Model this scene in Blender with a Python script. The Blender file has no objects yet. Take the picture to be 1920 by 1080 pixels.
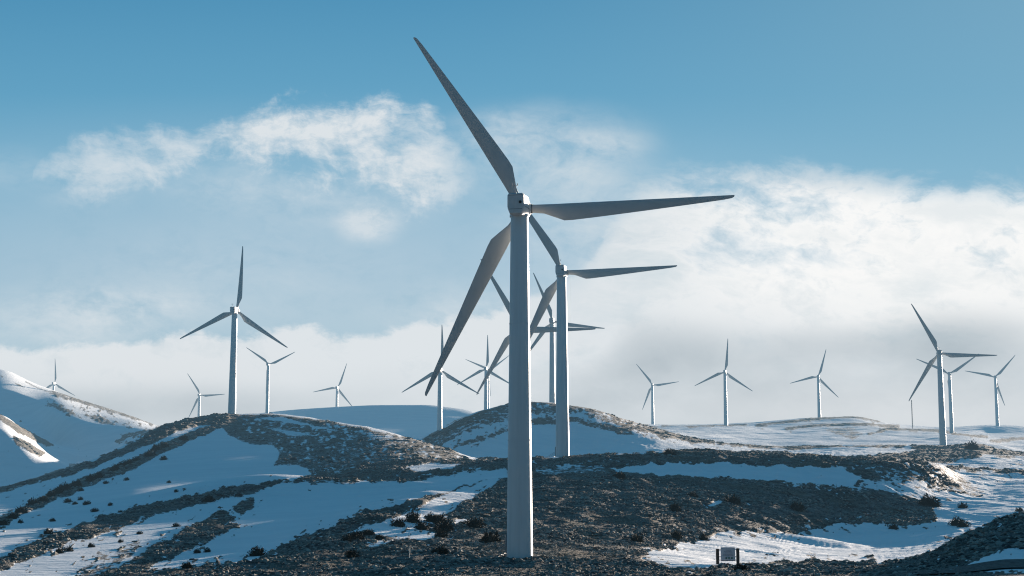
import bpy, bmesh, math, random
import numpy as np
from mathutils import Vector, Matrix
random.seed(7); rng = np.random.default_rng(11)
R = math.radians
scene = bpy.context.scene
C = scene.collection

# ------------------------------------------------------------------ camera
FPX = 3300.0                      # focal length in pixels of a 1920 px wide frame
PITCH = math.atan(0.175)
cp, sp = math.cos(PITCH), math.sin(PITCH)
cam_d = bpy.data.cameras.new('camera'); cam = bpy.data.objects.new('camera', cam_d); C.objects.link(cam)
cam_d.sensor_width = 36; cam_d.lens = FPX/1920*36; cam_d.clip_start = 0.5; cam_d.clip_end = 60000
cam.location = (0, 0, 0); cam.rotation_euler = (R(90)+PITCH, 0, 0)
scene.camera = cam
scene.render.resolution_x = 1024; scene.render.resolution_y = 576
scene.view_settings.view_transform = 'Standard'; scene.view_settings.look = 'None'
scene.view_settings.exposure = 0
scene.cycles.pixel_filter_type = 'BLACKMAN_HARRIS'; scene.cycles.filter_width = 1.15

def ae(px, py):                   # photo pixel -> (X/Y, Z/Y) of the survey line through it
    u = (np.asarray(px, float)-960)/FPX; v = (540-np.asarray(py, float))/FPX
    d = cp - v*sp
    return u/d, (sp+v*cp)/d
def pix(a, e):
    d = cp + e*sp
    return 960+FPX*a/d, 540-FPX*(-sp+e*cp)/d
def at(px, py, Y):
    a, e = ae(px, py); return Vector((a*Y, Y, e*Y))

# ------------------------------------------------------------------ numpy noise
_perm = np.random.default_rng(3).integers(0, 2**31, 4096)
def _h(ix, iy, s):
    return _perm[(ix*73 + iy*1259 + s*331 + (ix*iy) % 977) & 4095]/2.0**31
def vnoise(x, y, s=0):
    ix = np.floor(x).astype(np.int64); iy = np.floor(y).astype(np.int64)
    fx = x-ix; fy = y-iy; fx = fx*fx*(3-2*fx); fy = fy*fy*(3-2*fy)
    a = _h(ix, iy, s); b = _h(ix+1, iy, s); c = _h(ix, iy+1, s); d = _h(ix+1, iy+1, s)
    return (a*(1-fx)+b*fx)*(1-fy)+(c*(1-fx)+d*fx)*fy*1.0
def fbm(x, y, o=4, s=0, g=.5):
    r = np.zeros_like(x); amp = 1; t = 0
    for k in range(o):
        r += amp*(vnoise(x*2**k+17.3*k, y*2**k-9.1*k, s+k)-.5); t += amp; amp *= g
    return r/t*2

# ------------------------------------------------------------------ tags
def tag(o, label=None, cat=None, group=None, kind=None):
    if label: o['label'] = label
    if cat: o['category'] = cat
    if group: o['group'] = group
    if kind: o['kind'] = kind
    return o
def link(name, me, parent=None, loc=None):
    o = bpy.data.objects.new(name, me); C.objects.link(o)
    if parent: o.parent = parent
    if loc is not None: o.location = loc
    return o
def np_mesh(name, v, f, mat, smooth=False):
    me = bpy.data.meshes.new(name)
    n = f.shape[1]
    me.vertices.add(len(v)); me.vertices.foreach_set('co', v.astype(np.float32).ravel())
    me.loops.add(f.size); me.loops.foreach_set('vertex_index', f.astype(np.int32).ravel())
    me.polygons.add(len(f)); me.polygons.foreach_set('loop_start', np.arange(0, f.size, n, dtype=np.int32))
    me.polygons.foreach_set('loop_total', np.full(len(f), n, np.int32))
    me.polygons.foreach_set('use_smooth', np.full(len(f), smooth, bool))
    me.update(calc_edges=True); me.validate()
    me.materials.append(mat)
    return me

# ------------------------------------------------------------------ node helper
class N:
    """tiny expression wrapper round shader sockets"""
    def __init__(s, nt, sock): s.nt, s.s = nt, sock
    def _m(s, op, *o, clamp=False):
        n = s.nt.nodes.new('ShaderNodeMath'); n.operation = op; n.use_clamp = clamp
        for i, q in enumerate((s,)+o):
            if isinstance(q, N): s.nt.links.new(q.s, n.inputs[i])
            else: n.inputs[i].default_value = float(q)
        return N(s.nt, n.outputs[0])
    def __add__(s, o): return s._m('ADD', o)
    __radd__ = __add__
    def __sub__(s, o): return s._m('SUBTRACT', o)
    def __rsub__(s, o): return (s*-1)+o
    def __mul__(s, o): return s._m('MULTIPLY', o)
    __rmul__ = __mul__
    def __truediv__(s, o): return s._m('DIVIDE', o)
    def abs(s): return s._m('ABSOLUTE')
    def pow(s, o): return s._m('POWER', o)
    def max(s, o): return s._m('MAXIMUM', o)
    def min(s, o): return s._m('MINIMUM', o)
    def sat(s): return s._m('ADD', 0, clamp=True)
    def step(s, lo, hi):                      # smoothstep
        n = s.nt.nodes.new('ShaderNodeMapRange'); n.interpolation_type = 'SMOOTHSTEP'
        s.nt.links.new(s.s, n.inputs[0]); n.inputs[1].default_value = lo; n.inputs[2].default_value = hi
        return N(s.nt, n.outputs[0])
def curve(x, pts):                            # piecewise curve through pts, linear map onto 0..1
    xs = [p[0] for p in pts]; ys = [p[1] for p in pts]
    x0, x1 = min(xs), max(xs); y0, y1 = min(ys), max(ys)
    if y1 == y0: y1 = y0+1
    n = x.nt.nodes.new('ShaderNodeFloatCurve'); c = n.mapping.curves[0]
    P = [((a-x0)/(x1-x0), (b-y0)/(y1-y0)) for a, b in sorted(pts)]
    c.points[0].location = P[0]; c.points[1].location = P[-1]
    for p in P[1:-1]: c.points.new(*p)
    n.mapping.update()
    t = ((x-x0)*(1/(x1-x0))).sat()
    x.nt.links.new(t.s, n.inputs['Value'])
    return N(x.nt, n.outputs[0])*(y1-y0)+y0
def comb(nt, *v):
    n = nt.nodes.new('ShaderNodeCombineXYZ')
    for i, q in enumerate(v):
        if isinstance(q, N): nt.links.new(q.s, n.inputs[i])
        else: n.inputs[i].default_value = q
    return n.outputs[0]
def noise(nt, vec, scale=1, detail=4, rough=.5, dist=0, lac=2.0):
    n = nt.nodes.new('ShaderNodeTexNoise'); n.inputs['Scale'].default_value = scale
    n.inputs['Detail'].default_value = detail; n.inputs['Roughness'].default_value = rough
    n.inputs['Distortion'].default_value = dist; n.inputs['Lacunarity'].default_value = lac
    if vec is not None: nt.links.new(vec, n.inputs['Vector'])
    return N(nt, n.outputs[0])
def mixc(nt, f, a, b):
    n = nt.nodes.new('ShaderNodeMix'); n.data_type = 'RGBA'
    for sock, q in ((n.inputs[0], f), (n.inputs[6], a), (n.inputs[7], b)):
        if isinstance(q, N): nt.links.new(q.s, sock)
        elif hasattr(q, 'default_value'): nt.links.new(q, sock)
        elif isinstance(q, (int, float)): sock.default_value = q
        else: sock.default_value = (*q, 1)
    return n.outputs[2]
def lin(r, g, b):
    f = lambda c: (c/255/12.92) if c/255 <= .04045 else ((c/255+.055)/1.055)**2.4
    return (f(r), f(g), f(b))

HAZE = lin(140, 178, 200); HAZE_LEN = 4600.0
def new_mat(name):
    m = bpy.data.materials.new(name); m.use_nodes = True; m.node_tree.nodes.clear()
    return m, m.node_tree
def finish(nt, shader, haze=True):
    """surface shader + haze painted into the material as an emission that grows with distance"""
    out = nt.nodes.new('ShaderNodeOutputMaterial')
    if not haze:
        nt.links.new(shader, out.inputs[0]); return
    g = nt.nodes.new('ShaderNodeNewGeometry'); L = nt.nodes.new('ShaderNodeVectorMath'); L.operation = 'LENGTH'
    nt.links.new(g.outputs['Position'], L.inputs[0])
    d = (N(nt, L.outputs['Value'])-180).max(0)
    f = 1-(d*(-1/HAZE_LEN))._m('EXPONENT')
    em = nt.nodes.new('ShaderNodeEmission'); em.inputs[0].default_value = (*HAZE, 1)  # painted haze: the surface itself glows in the haze colour
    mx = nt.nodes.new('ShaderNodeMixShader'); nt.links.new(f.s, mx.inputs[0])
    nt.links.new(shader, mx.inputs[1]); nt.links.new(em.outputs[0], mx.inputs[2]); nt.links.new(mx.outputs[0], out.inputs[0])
def principled(nt, col, rough=.8, spec=.3, normal=None):
    b = nt.nodes.new('ShaderNodeBsdfPrincipled')
    if isinstance(col, tuple): b.inputs['Base Color'].default_value = (*col, 1)
    else: nt.links.new(col, b.inputs['Base Color'])
    if isinstance(rough, N): nt.links.new(rough.s, b.inputs['Roughness'])
    else: b.inputs['Roughness'].default_value = rough
    b.inputs['Specular IOR Level'].default_value = spec
    if normal is not None: nt.links.new(normal, b.inputs['Normal'])
    return b.outputs[0]
def bump(nt, h, strength, dist):
    b = nt.nodes.new('ShaderNodeBump'); b.inputs['Strength'].default_value = strength; b.inputs['Distance'].default_value = dist
    nt.links.new(h.s, b.inputs['Height']); return b.outputs[0]
def world_pos(nt, sx=1, sy=1, sz=1, rot=0):
    g = nt.nodes.new('ShaderNodeNewGeometry'); m = nt.nodes.new('ShaderNodeMapping')
    nt.links.new(g.outputs['Position'], m.inputs[0]); m.inputs['Scale'].default_value = (sx, sy, sz)
    m.inputs['Rotation'].default_value = (0, 0, rot); return m.outputs[0]

# ------------------------------------------------------------------ sun and sky
SUN_EL, SUN_AZ = R(9.2), R(35)      # azimuth measured to the right of straight ahead
sd = bpy.data.lights.new('sun', 'SUN'); so = bpy.data.objects.new('sun', sd); C.objects.link(so)
sd.energy = 16.0; sd.angle = R(.6); sd.color = (1, .84, .70)
sdir = Vector((math.sin(SUN_AZ)*math.cos(SUN_EL), math.cos(SUN_AZ)*math.cos(SUN_EL), math.sin(SUN_EL)))
so.rotation_euler = sdir.to_track_quat('Z', 'Y').to_euler(); so.location = (0, 0, 200)

w = bpy.data.worlds.new('World'); scene.world = w; w.use_nodes = True
nt = w.node_tree; nt.nodes.clear()
tc = nt.nodes.new('ShaderNodeTexCoord'); sep = nt.nodes.new('ShaderNodeSeparateXYZ')
nt.links.new(tc.outputs['Generated'], sep.inputs[0])
dx, dy, dz = (N(nt, sep.outputs[i]) for i in range(3))
front = dy.step(.15, .45)
fy = dy.max(.12)
A_ = dx/fy; E_ = dz/fy
# survey scale of the sky: x about 0..1920 left to right, y about 0..1080 downwards
den = E_*sp+cp
X_ = A_/den*FPX+960
Y_ = 540-(E_*cp-sp)/den*FPX
sky = nt.nodes.new('ShaderNodeTexSky'); sky.sky_type = 'NISHITA'; sky.sun_disc = False
sky.sun_elevation = SUN_EL; sky.sun_rotation = SUN_AZ; sky.altitude = 1200; sky.dust_density = .6
tint = nt.nodes.new('ShaderNodeMix'); tint.data_type = 'RGBA'; tint.blend_type = 'MULTIPLY'; tint.inputs[0].default_value = 1
nt.links.new(sky.outputs[0], tint.inputs[6]); tint.inputs[7].default_value = (.075, .085, .10, 1)
# clear blue by height, a little paler to the right, where the sun is
hgt = (Y_*(1/700)).sat()
rampn = nt.nodes.new('ShaderNodeValToRGB'); nt.links.new(hgt.s, rampn.inputs[0])
cr = rampn.color_ramp; cr.elements[0].color = (*lin(80, 150, 188), 1); cr.elements[1].color = (*lin(170, 199, 213), 1)
for p, c in ((.25, (98, 164, 198)), (.45, (124, 179, 207)), (.7, (146, 187, 210))):
    el = cr.elements.new(p); el.color = (*lin(*c), 1)
grad = mixc(nt, (X_-700).step(0, 1500)*(1-hgt)*.55, rampn.outputs[0], lin(138, 183, 203))
grad = mixc(nt, (dz).step(.28, .75), grad, (.034, .16, .30))
back = mixc(nt, dz.step(-.05, .6), (.050, .205, .335), (.030, .150, .280))
base = mixc(nt, front, back, grad)
base = mixc(nt, .12, base, tint.outputs[2])
# ---- clouds
def nz(sx_, sy_, seed, det=6, rough=.6, shear=0.0, src=None):
    x, y = src or (Xw, Yw)
    return (noise(nt, comb(nt, (x+y*shear)*(1/sx_), (y-x*shear*.25)*(1/sy_), seed), 1, det, rough)-.5)*2
w1 = noise(nt, comb(nt, X_*(1/300), Y_*(1/200), 3.1), 1, 5, .6)-.5
w2 = noise(nt, comb(nt, X_*(1/300), Y_*(1/200), 9.7), 1, 5, .6)-.5
Xw = X_+w1*120; Yw = Y_+w2*90
fluff = nz(85, 55, .3, 8, .66)
wisp = nz(260, 70, 5.3, 8, .62, .9)
mass = nz(330, 170, 2.2, 5, .55)
fray = nz(60, 190, 7.7, 8, .62, -.25)          # falling streaks
rightness = X_.step(930, 1230)
edge = curve(X_, [(-600, 640), (0, 660), (130, 650), (250, 645), (330, 628), (420, 632), (500, 630), (560, 612), (650, 632), (740, 622), (800, 612), (880, 600), (960, 575), (1050, 535), (1100, 500), (1150, 420), (1210, 352), (1300, 322), (1400, 316), (1500, 308), (1600, 320), (1700, 338), (1800, 350), (1920, 352), (2600, 330)])
dl = Y_-edge+fluff*34+mass*26+w2*34
dr = Y_-edge+fluff*38+wisp*60+w2*60
solid = (Y_-540+mass*50).step(-110, 60)
thin = ((wisp*1.2+fluff*.8+mass*.7)*1.0+.92).sat()
bank_r = dr.step(-26, 62)*(thin*(1-solid)+solid)
bank = dl.step(-9, 12)*(1-rightness)+bank_r*rightness
mid = curve(X_, [(60, 345), (110, 322), (170, 318), (250, 300), (350, 270), (430, 248), (520, 250), (600, 262), (680, 265), (760, 280), (830, 300), (900, 330)])
thk = curve(X_, [(60, 10), (120, 45), (180, 70), (260, 60), (340, 42), (430, 40), (500, 62), (600, 72), (700, 80), (780, 88), (840, 60), (900, 10)])
amp = curve(X_, [(60, 0), (125, .52), (250, .66), (400, .78), (480, .98), (620, 1), (770, .98), (840, .6), (900, 0)])
q = (Yw-mid)/thk.max(8)
low_ = q.step(0, 1)
prof = 1-(q*(1-low_*.18)).abs().pow(1.6)
streak = (prof*.95+fluff*1.25+fray*(.6+low_*.9)+wisp*.8).step(-.25, 1.25)*amp*(1+fluff*.35+wisp*.3)
def blob(cx, cy, rx, ry, k):
    return (1-(((X_-cx)*(1/rx)).pow(2)+((Y_-cy)*(1/ry)).pow(2)).pow(.5).step(.1, 1.0))*k
veil = (blob(692, 420, 85, 55, 1.35)+blob(150, 600, 330, 90, 1.0)+blob(1030, 285, 270, 120, 1.1)+blob(920, 250, 120, 60, .5)+blob(620, 370, 330, 90, .55)+blob(1130, 430, 280, 160, 1.05)+blob(900, 590, 260, 80, 1.0)+blob(160, 350, 130, 70, .5)+blob(440, 520, 520, 150, .35)+blob(1150, 270, 110, 40, .6)+blob(20, 320, 120, 60, .35)+blob(480, 330, 420, 90, .45)+blob(230, 570, 230, 45, .5))
veil = veil*(fluff*.8+wisp*.9+mass*.5+.42).sat()
haze_band = blob(600, 520, 1500, 380, .24)
cover = 1-(1-bank.sat())*(1-streak.sat()*.97)*(1-veil.sat()*.72)*(1-haze_band)
lowd = (Y_-585-(1-rightness)*85+mass*30).step(0, 170)
gray = (mass*.9+.35).sat()*lowd*.75+lowd*.15
gray = gray+blob(1230, 665, 280, 95, .45)+blob(1790, 640, 250, 85, .55)+blob(1540, 650, 180, 60, .3)+blob(330, 760, 500, 60, .35)-blob(1080, 640, 140, 80, .5)
gray = gray*(X_.step(250, 900)*.3+.7)*(1+fluff*.25)
core = (Y_-318+mass*45+fluff*25).step(0, 75)*(1-(Y_-520+mass*60).step(0, 150))*X_.step(1080, 1500)
swirl = (wisp*2.2+fluff*.9+mass*.8).sat()*(1-lowd)*rightness
cl = mixc(nt, core, lin(222, 228, 232), lin(249, 249, 248))
cl = mixc(nt, (swirl*(.72-core*.34)).sat(), cl, lin(196, 212, 220))
cl = mixc(nt, (fluff*-1.6-.05).sat()*(1-lowd*.7)*.45, cl, lin(176, 197, 208))
cl = mixc(nt, gray.sat(), cl, lin(164, 178, 187))
lowglow = blob(1650, 775, 560, 75, .75)+blob(300, 690, 460, 60, .4)+blob(1010, 640, 160, 60, .3)
cl = mixc(nt, (lowglow*(1+fluff*.6)).sat()*.8, cl, lin(222, 226, 229))
fullsky = mixc(nt, cover.sat()*front, base, cl)
low = mixc(nt, dz.step(-.12, -.02), (.10, .17, .24), fullsky)
bg = nt.nodes.new('ShaderNodeBackground'); nt.links.new(low, bg.inputs[0]); bg.inputs[1].default_value = 1.0
wo = nt.nodes.new('ShaderNodeOutputWorld'); nt.links.new(bg.outputs[0], wo.inputs[0])

# ------------------------------------------------------------------ terrain: survey lines from near to far (pixel x, pixel y, distance)
K = [
 ('z', -60, -2.2), ('z', 8, -1.75), ('z', 70, -.9),
 [(0,1122,150),(400,1112,150),(960,1102,150),(1500,1096,150),(1640,1086,142),(1760,1079,137),(1920,1074,132),(2300,1074,132)],
 [(0,1094,172),(480,1090,172),(960,1078,176),(1400,1079,172),(1600,1072,165),(1680,1059,165),(1720,1050,167),(1760,1034,168),(1800,1011,170),(1850,989,172),(1920,968,175),(2100,920,180)],
 [(0,1091,182),(480,1074,184),(700,1064,187),(960,1063,188),(1230,1064,188),(1400,1068,183),(1600,1067,181),(1720,1060,190),(1920,1030,200),(2200,1000,205)],
 [(0,1085,190),(200,1079,191),(300,1073,192),(480,1060,194),(600,1055,195),(972,1052,194),(1200,1053,195),(1400,1062,192),(1600,1062,195),(1720,1050,205),(1920,1010,230),(2200,980,240)],
 [(0,1040,222),(300,1038,222),(480,1026,224),(700,1000,230),(972,990,244),(1200,1006,244),(1300,1012,258),(1400,1012,268),(1500,1004,284),(1600,1001,290),(1700,1003,290),(1800,1000,285),(1920,985,290),(2200,960,300)],
 [(0,995,262),(300,985,268),(480,972,276),(700,946,288),(800,932,290),(972,930,290),(1200,935,292),(1400,945,300),(1500,946,308),(1600,958,314),(1750,952,325),(1920,935,340),(2200,930,345)],
 [(0,960,330),(300,925,345),(480,912,368),(560,906,375),(650,905,366),(800,902,338),(900,890,335),(972,885,333),(1200,890,330),(1400,902,328),(1600,914,330),(1700,915,336),(1760,918,348),(1850,918,365),(1920,912,372),(2200,910,380)],
 [(0,935,395),(300,895,412),(480,884,415),(650,880,396),(800,884,362),(900,872,358),(972,864,356),(1050,859,360),(1150,853,360),(1300,848,365),(1480,852,365),(1600,862,362),(1730,868,366),(1770,875,372),(1800,893,395),(1850,893,400),(1920,900,405),(2200,900,410)],
 [(0,929,418),(300,875,438),(480,862,442),(650,868,420),(800,876,390),(900,874,386),(972,870,400),(1050,870,405),(1300,869,420),(1600,872,430),(1770,882,425),(1800,885,425),(1850,888,425),(1920,890,430),(2200,890,440)],
 [(0,923,442),(130,893,462),(300,840,510),(400,815,558),(480,815,562),(560,822,540),(650,840,470),(800,862,425),(900,868,430),(972,868,440),(1050,868,450),(1300,862,470),(1480,862,500),(1600,858,500),(1700,862,490),(1790,876,470),(1920,882,470),(2200,884,480)],
 [(0,918,476),(60,904,492),(130,882,520),(200,852,540),(300,806,600),(350,789,620),(430,778,640),(500,777,650),(560,780,640),(640,795,600),(700,806,570),(760,822,540),(850,845,500),(910,864,480),(972,867,480),(1050,865,490),(1300,858,520),(1480,857,540),(1600,853,540),(1700,856,530),(1790,864,520),(1830,857,520),(1860,857,520),(1920,860,530),(2200,862,540)],
 [(0,940,520),(200,880,620),(300,835,670),(430,800,710),(560,800,710),(700,832,640),(850,866,600),(910,866,605),(972,862,618),(1050,860,622),(1150,856,622),(1300,850,620),(1480,848,640),(1600,846,640),(1700,846,640),(1790,852,600),(1920,858,590),(2200,860,600)],
 [(0,925,560),(200,870,720),(430,805,760),(560,805,770),(700,830,740),(760,826,700),(790,822,690),(850,790,692),(900,770,695),(950,761,698),(1000,755,700),(1050,757,702),(1110,766,706),(1170,785,712),(1230,804,720),(1280,820,728),(1350,832,735),(1480,840,740),(1600,839,740),(1750,837,740),(1800,835,742),(1830,834,742),(1880,845,740),(1920,850,740),(2200,860,740)],
 [(0,905,748),(100,885,752),(200,870,790),(430,815,800),(700,822,820),(790,828,810),(900,800,800),(1000,772,800),(1050,772,800),(1110,790,800),(1230,812,800),(1350,836,790),(1480,841,790),(1750,838,790),(1880,846,790),(1920,851,790),(2200,860,800)],
 [(0,801,800),(40,830,790),(85,866,780),(120,876,775),(170,884,775),(230,866,880),(300,830,960),(430,850,1000),(560,840,1000),(640,822,1000),(700,820,1050),(790,820,960),(823,812,940),(900,797,950),(1000,785,950),(1230,808,950),(1480,828,930),(1700,826,930),(1800,824,930),(1920,838,900),(2200,840,900)],
 [(0,774,1150),(50,802,1112),(100,835,1060),(150,862,1000),(180,868,980),(230,840,990),(300,812,1010),(430,825,1250),(560,806,1350),(700,800,1370),(820,797,1370),(900,790,1350),(1000,785,1150),(1230,803,1150),(1360,801,1180),(1480,806,1180),(1600,806,1180),(1700,811,1180),(1790,813,1190),(1920,824,1150),(2200,830,1150)],
 [(0,728,1200),(60,745,1180),(120,775,1100),(200,797,1060),(260,801,1050),(300,806,1050),(430,792,1330),(560,780,1430),(640,778,1440),(720,777,1440),(800,778,1440),(900,784,1430),(1000,785,1300),(1230,800,1290),(1360,799,1290),(1440,797,1290),(1530,793,1300),(1600,793,1300),(1700,806,1290),(1790,810,1300),(1860,812,1360),(1920,812,1360),(2200,820,1350)],
 [(0,705,1500),(60,722,1460),(100,735,1430),(200,765,1320),(260,785,1240),(310,801,1180),(375,790,1480),(430,785,1490),(480,777,1495),(560,768,1500),(640,763,1500),(720,760,1500),(800,760,1500),(850,765,1500),(890,772,1500),(920,785,1500),(1000,788,1400),(1100,790,1400),(1230,798,1400),(1290,799,1400),(1360,797,1400),(1440,790,1440),(1530,783,1460),(1600,782,1460),(1650,790,1460),(1700,800,1440),(1760,806,1410),(1800,802,1420),(1860,798,1430),(1900,799,1430),(1980,806,1430),(2200,812,1430)],
 [(0,760,1760),(100,762,1760),(300,820,1760),(640,806,1760),(900,806,1760),(1225,808,1760),(1535,804,1760),(1920,815,1760),(2200,820,1760)],
 [(0,900,2600),(2200,900,2600)],
 [(0,1150,9000),(2200,1150,9000)],
]
ROWS = [6, 10, 20, 34, 26, 24, 60, 70, 70, 60, 34, 44, 60, 22, 46, 22, 22, 40, 46, 46, 12, 10, 10]
A0, A1 = -.345, .345
acol = np.concatenate([np.linspace(-1.5, A0, 60, endpoint=False), np.linspace(A0, A1, 1180), np.linspace(A1, 1.5, 61)[1:]])
NC = len(acol)
ker = np.exp(-np.linspace(-2, 2, 31)**2); ker /= ker.sum()
def sm(v): return np.convolve(np.pad(v, 15, mode='edge'), ker, 'valid')
def pchip(x, xp, yp):
    h = np.diff(xp); d = np.diff(yp)/h; m = np.zeros_like(yp)
    for i in range(1, len(xp)-1):
        if d[i-1]*d[i] > 0:
            a, b = 2*h[i]+h[i-1], h[i]+2*h[i-1]; m[i] = (a+b)/(a/d[i-1]+b/d[i])
    xc = np.clip(x, xp[0], xp[-1]); i = np.clip(np.searchsorted(xp, xc)-1, 0, len(xp)-2)
    t = (xc-xp[i])/h[i]
    return (2*t**3-3*t**2+1)*yp[i]+(t**3-2*t**2+t)*h[i]*m[i]+(-2*t**3+3*t**2)*yp[i+1]+(t**3-t**2)*h[i]*m[i+1]
KY, KZ = [], []
for k in K:
    if k[0] == 'z':
        KY.append(np.full(NC, float(k[1]))); KZ.append(np.full(NC, float(k[2]))); continue
    p = np.array(k, float); aa, ee = ae(p[:, 0], p[:, 1])
    # outside the photographed sector the same hills simply roll on
    e = sm(pchip(acol, aa, ee)); Yv = sm(pchip(acol, aa, p[:, 2]))
    KY.append(Yv); KZ.append(e*Yv)
KY = np.array(KY); KZ = np.array(KZ)
for i in range(1, len(KY)): KY[i] = np.maximum(KY[i], KY[i-1]+2.0)
D = np.diff(KZ, axis=0)/np.diff(KY, axis=0)
M = np.zeros_like(KZ); M[0] = D[0]; M[-1] = D[-1]
for i in range(1, len(KZ)-1):
    h0 = KY[i]-KY[i-1]; h1 = KY[i+1]-KY[i]; w1 = 2*h1+h0; w2 = h1+2*h0
    ok = D[i-1]*D[i] > 0
    M[i] = np.where(ok, (w1+w2)/(w1/np.where(ok, D[i-1], 1)+w2/np.where(ok, D[i], 1)), 0)
YY, ZZ, KI = [], [], []
for i in range(len(KZ)-1):
    n = ROWS[i]
    for j in range(n + (1 if i == len(KZ)-2 else 0)):
        t = j/n; h = KY[i+1]-KY[i]
        YY.append(KY[i]+t*h); KI.append(i+t)
        ZZ.append((2*t**3-3*t**2+1)*KZ[i]+(t**3-2*t**2+t)*h*M[i]+(-2*t**3+3*t**2)*KZ[i+1]+(t**3-t**2)*h*M[i+1])
YY = np.array(YY); ZZ = np.array(ZZ); KI = np.array(KI); NR = len(KI)
XX = acol[None, :]*np.maximum(YY, 90)
def feature(px, py, wx_, wy_, rot, h, k0=0, k1=99):
    a, e = ae(px, py); c = int(np.argmin(np.abs(acol-a))); el = ZZ[:, c]/np.maximum(YY[:, c], 1)
    ok = np.where((el >= e) & (KI >= k0) & (KI <= k1) & (YY[:, c] > 120))[0]
    if not len(ok): return
    r = ok[0]; x0, y0 = XX[r, c], YY[r, c]; q = R(rot)
    u = (XX-x0)*math.cos(q)+(YY-y0)*math.sin(q); v = -(XX-x0)*math.sin(q)+(YY-y0)*math.cos(q)
    ZZ[:] += h*np.exp(-(u/wx_)**2-(v/wy_)**2)
feature(500, 934, 17, 13, 20, 2.8); feature(525, 925, 28, 12, 0, 2.6); feature(470, 945, 12, 10, 0, .8)
feature(690, 985, 9, 6, 30, 1.3); feature(745, 955, 9, 6, 40, 1.2); feature(800, 935, 8, 6, 50, 1.0)
feature(1590, 1020, 9, 6, -30, -.7); feature(1650, 1014, 9, 7, -40, -.9); feature(1560, 1003, 9, 5, -20, -.5); feature(1500, 1012, 8, 5, -20, .6); feature(1700, 985, 9, 8, -30, .8)
feature(100, 848, 30, 22, -20, 4.0); feature(135, 862, 26, 20, -20, 4.0); feature(1840, 888, 14, 10, 0, -1.2)
# ---- ground cover map (1 = heath, 0 = snow), outlines surveyed on the slopes
CW, CH = 2200, 1200
cov = np.zeros((CH, CW));  gy, gx = np.mgrid[0:CH, 0:CW]; gx = gx*1.0-140; gy = gy*1.0
def _win(x0, x1, y0, y1):
    return slice(max(int(y0)-2, 0), max(min(int(y1)+3, CH), 1)), slice(max(int(x0)+138, 0), max(min(int(x1)+143, CW), 1))
def inside(pts):
    P = np.array(pts, float); x0, y0 = P.min(0); x1, y1 = P.max(0); W = _win(x0, x1, y0, y1)
    gX, gY = gx[W], gy[W]; ins = np.zeros(gX.shape, bool); j = len(P)-1
    for i in range(len(P)):
        xi, yi = P[i]; xj, yj = P[j]
        if yi != yj: ins ^= ((yi > gY) != (yj > gY)) & (gX < (xj-xi)*(gY-yi)/(yj-yi)+xi)
        j = i
    return W, ins
def poly(pts, val):
    W, ins = inside(pts); cov[W][ins] = val
def line(pts, th, val):
    P = np.array(pts, float)
    for (xa, ya), (xb, yb) in zip(P[:-1], P[1:]):
        W = _win(min(xa, xb)-th, max(xa, xb)+th, min(ya, yb)-th, max(ya, yb)+th); gX, gY = gx[W], gy[W]
        dxx, dyy = xb-xa, yb-ya; t = np.clip(((gX-xa)*dxx+(gY-ya)*dyy)/(dxx*dxx+dyy*dyy), 0, 1)
        dd = np.hypot(gX-xa-t*dxx, gY-ya-t*dyy); c_ = cov[W]; m = dd < th; c_[m] = np.maximum(c_[m], val)
_r = np.random.default_rng(21)
def fleck(cx_, cy_, L_, W_, an, val):
    w_ = _win(cx_-L_-2, cx_+L_+2, cy_-L_-2, cy_+L_+2); gX, gY = gx[w_]-cx_, gy[w_]-cy_
    ux = gX*math.cos(an)+gY*math.sin(an); uy = -gX*math.sin(an)+gY*math.cos(an)
    cov[w_][(ux/L_)**2+(uy/W_)**2 < 1] = val
def flecks(pts, n, val, L0, L1, a0, a1, W0=.7, W1=1.5):
    W, ins = inside(pts); ys, xs = np.where(ins); yy, xx = gy[W][ys, xs], gx[W][ys, xs]
    for q in _r.choice(len(ys), n):
        fleck(xx[q], yy[q], L0+(L1-L0)*_r.random()**2, W0+(W1-W0)*_r.random(), R(a0+(a1-a0)*_r.random()), val)
# near hillside: heath
poly([(950,862),(1050,857),(1300,846),(1480,850),(1600,860),(1730,866),(1790,885),(1840,930),(1760,925),(1690,925),(1750,950),(1760,976),(1720,986),(1640,980),(1575,980),(1493,999),(1368,1001),(1331,1011),(1266,1025),(1221,1033),(1205,1047),(1225,1053),(1286,1066),(1420,1056),(1522,1051),(1640,1058),(1700,1050),(1760,1030),(1800,1006),(1850,984),(1920,964),(2060,930),(2060,1200),(-140,1200),(-140,1090),(196,1080),(300,1071),(460,1054),(500,1043),(562,1007),(623,990),(643,978),(688,962),(798,935),(850,916),(950,890)], 1)
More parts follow.
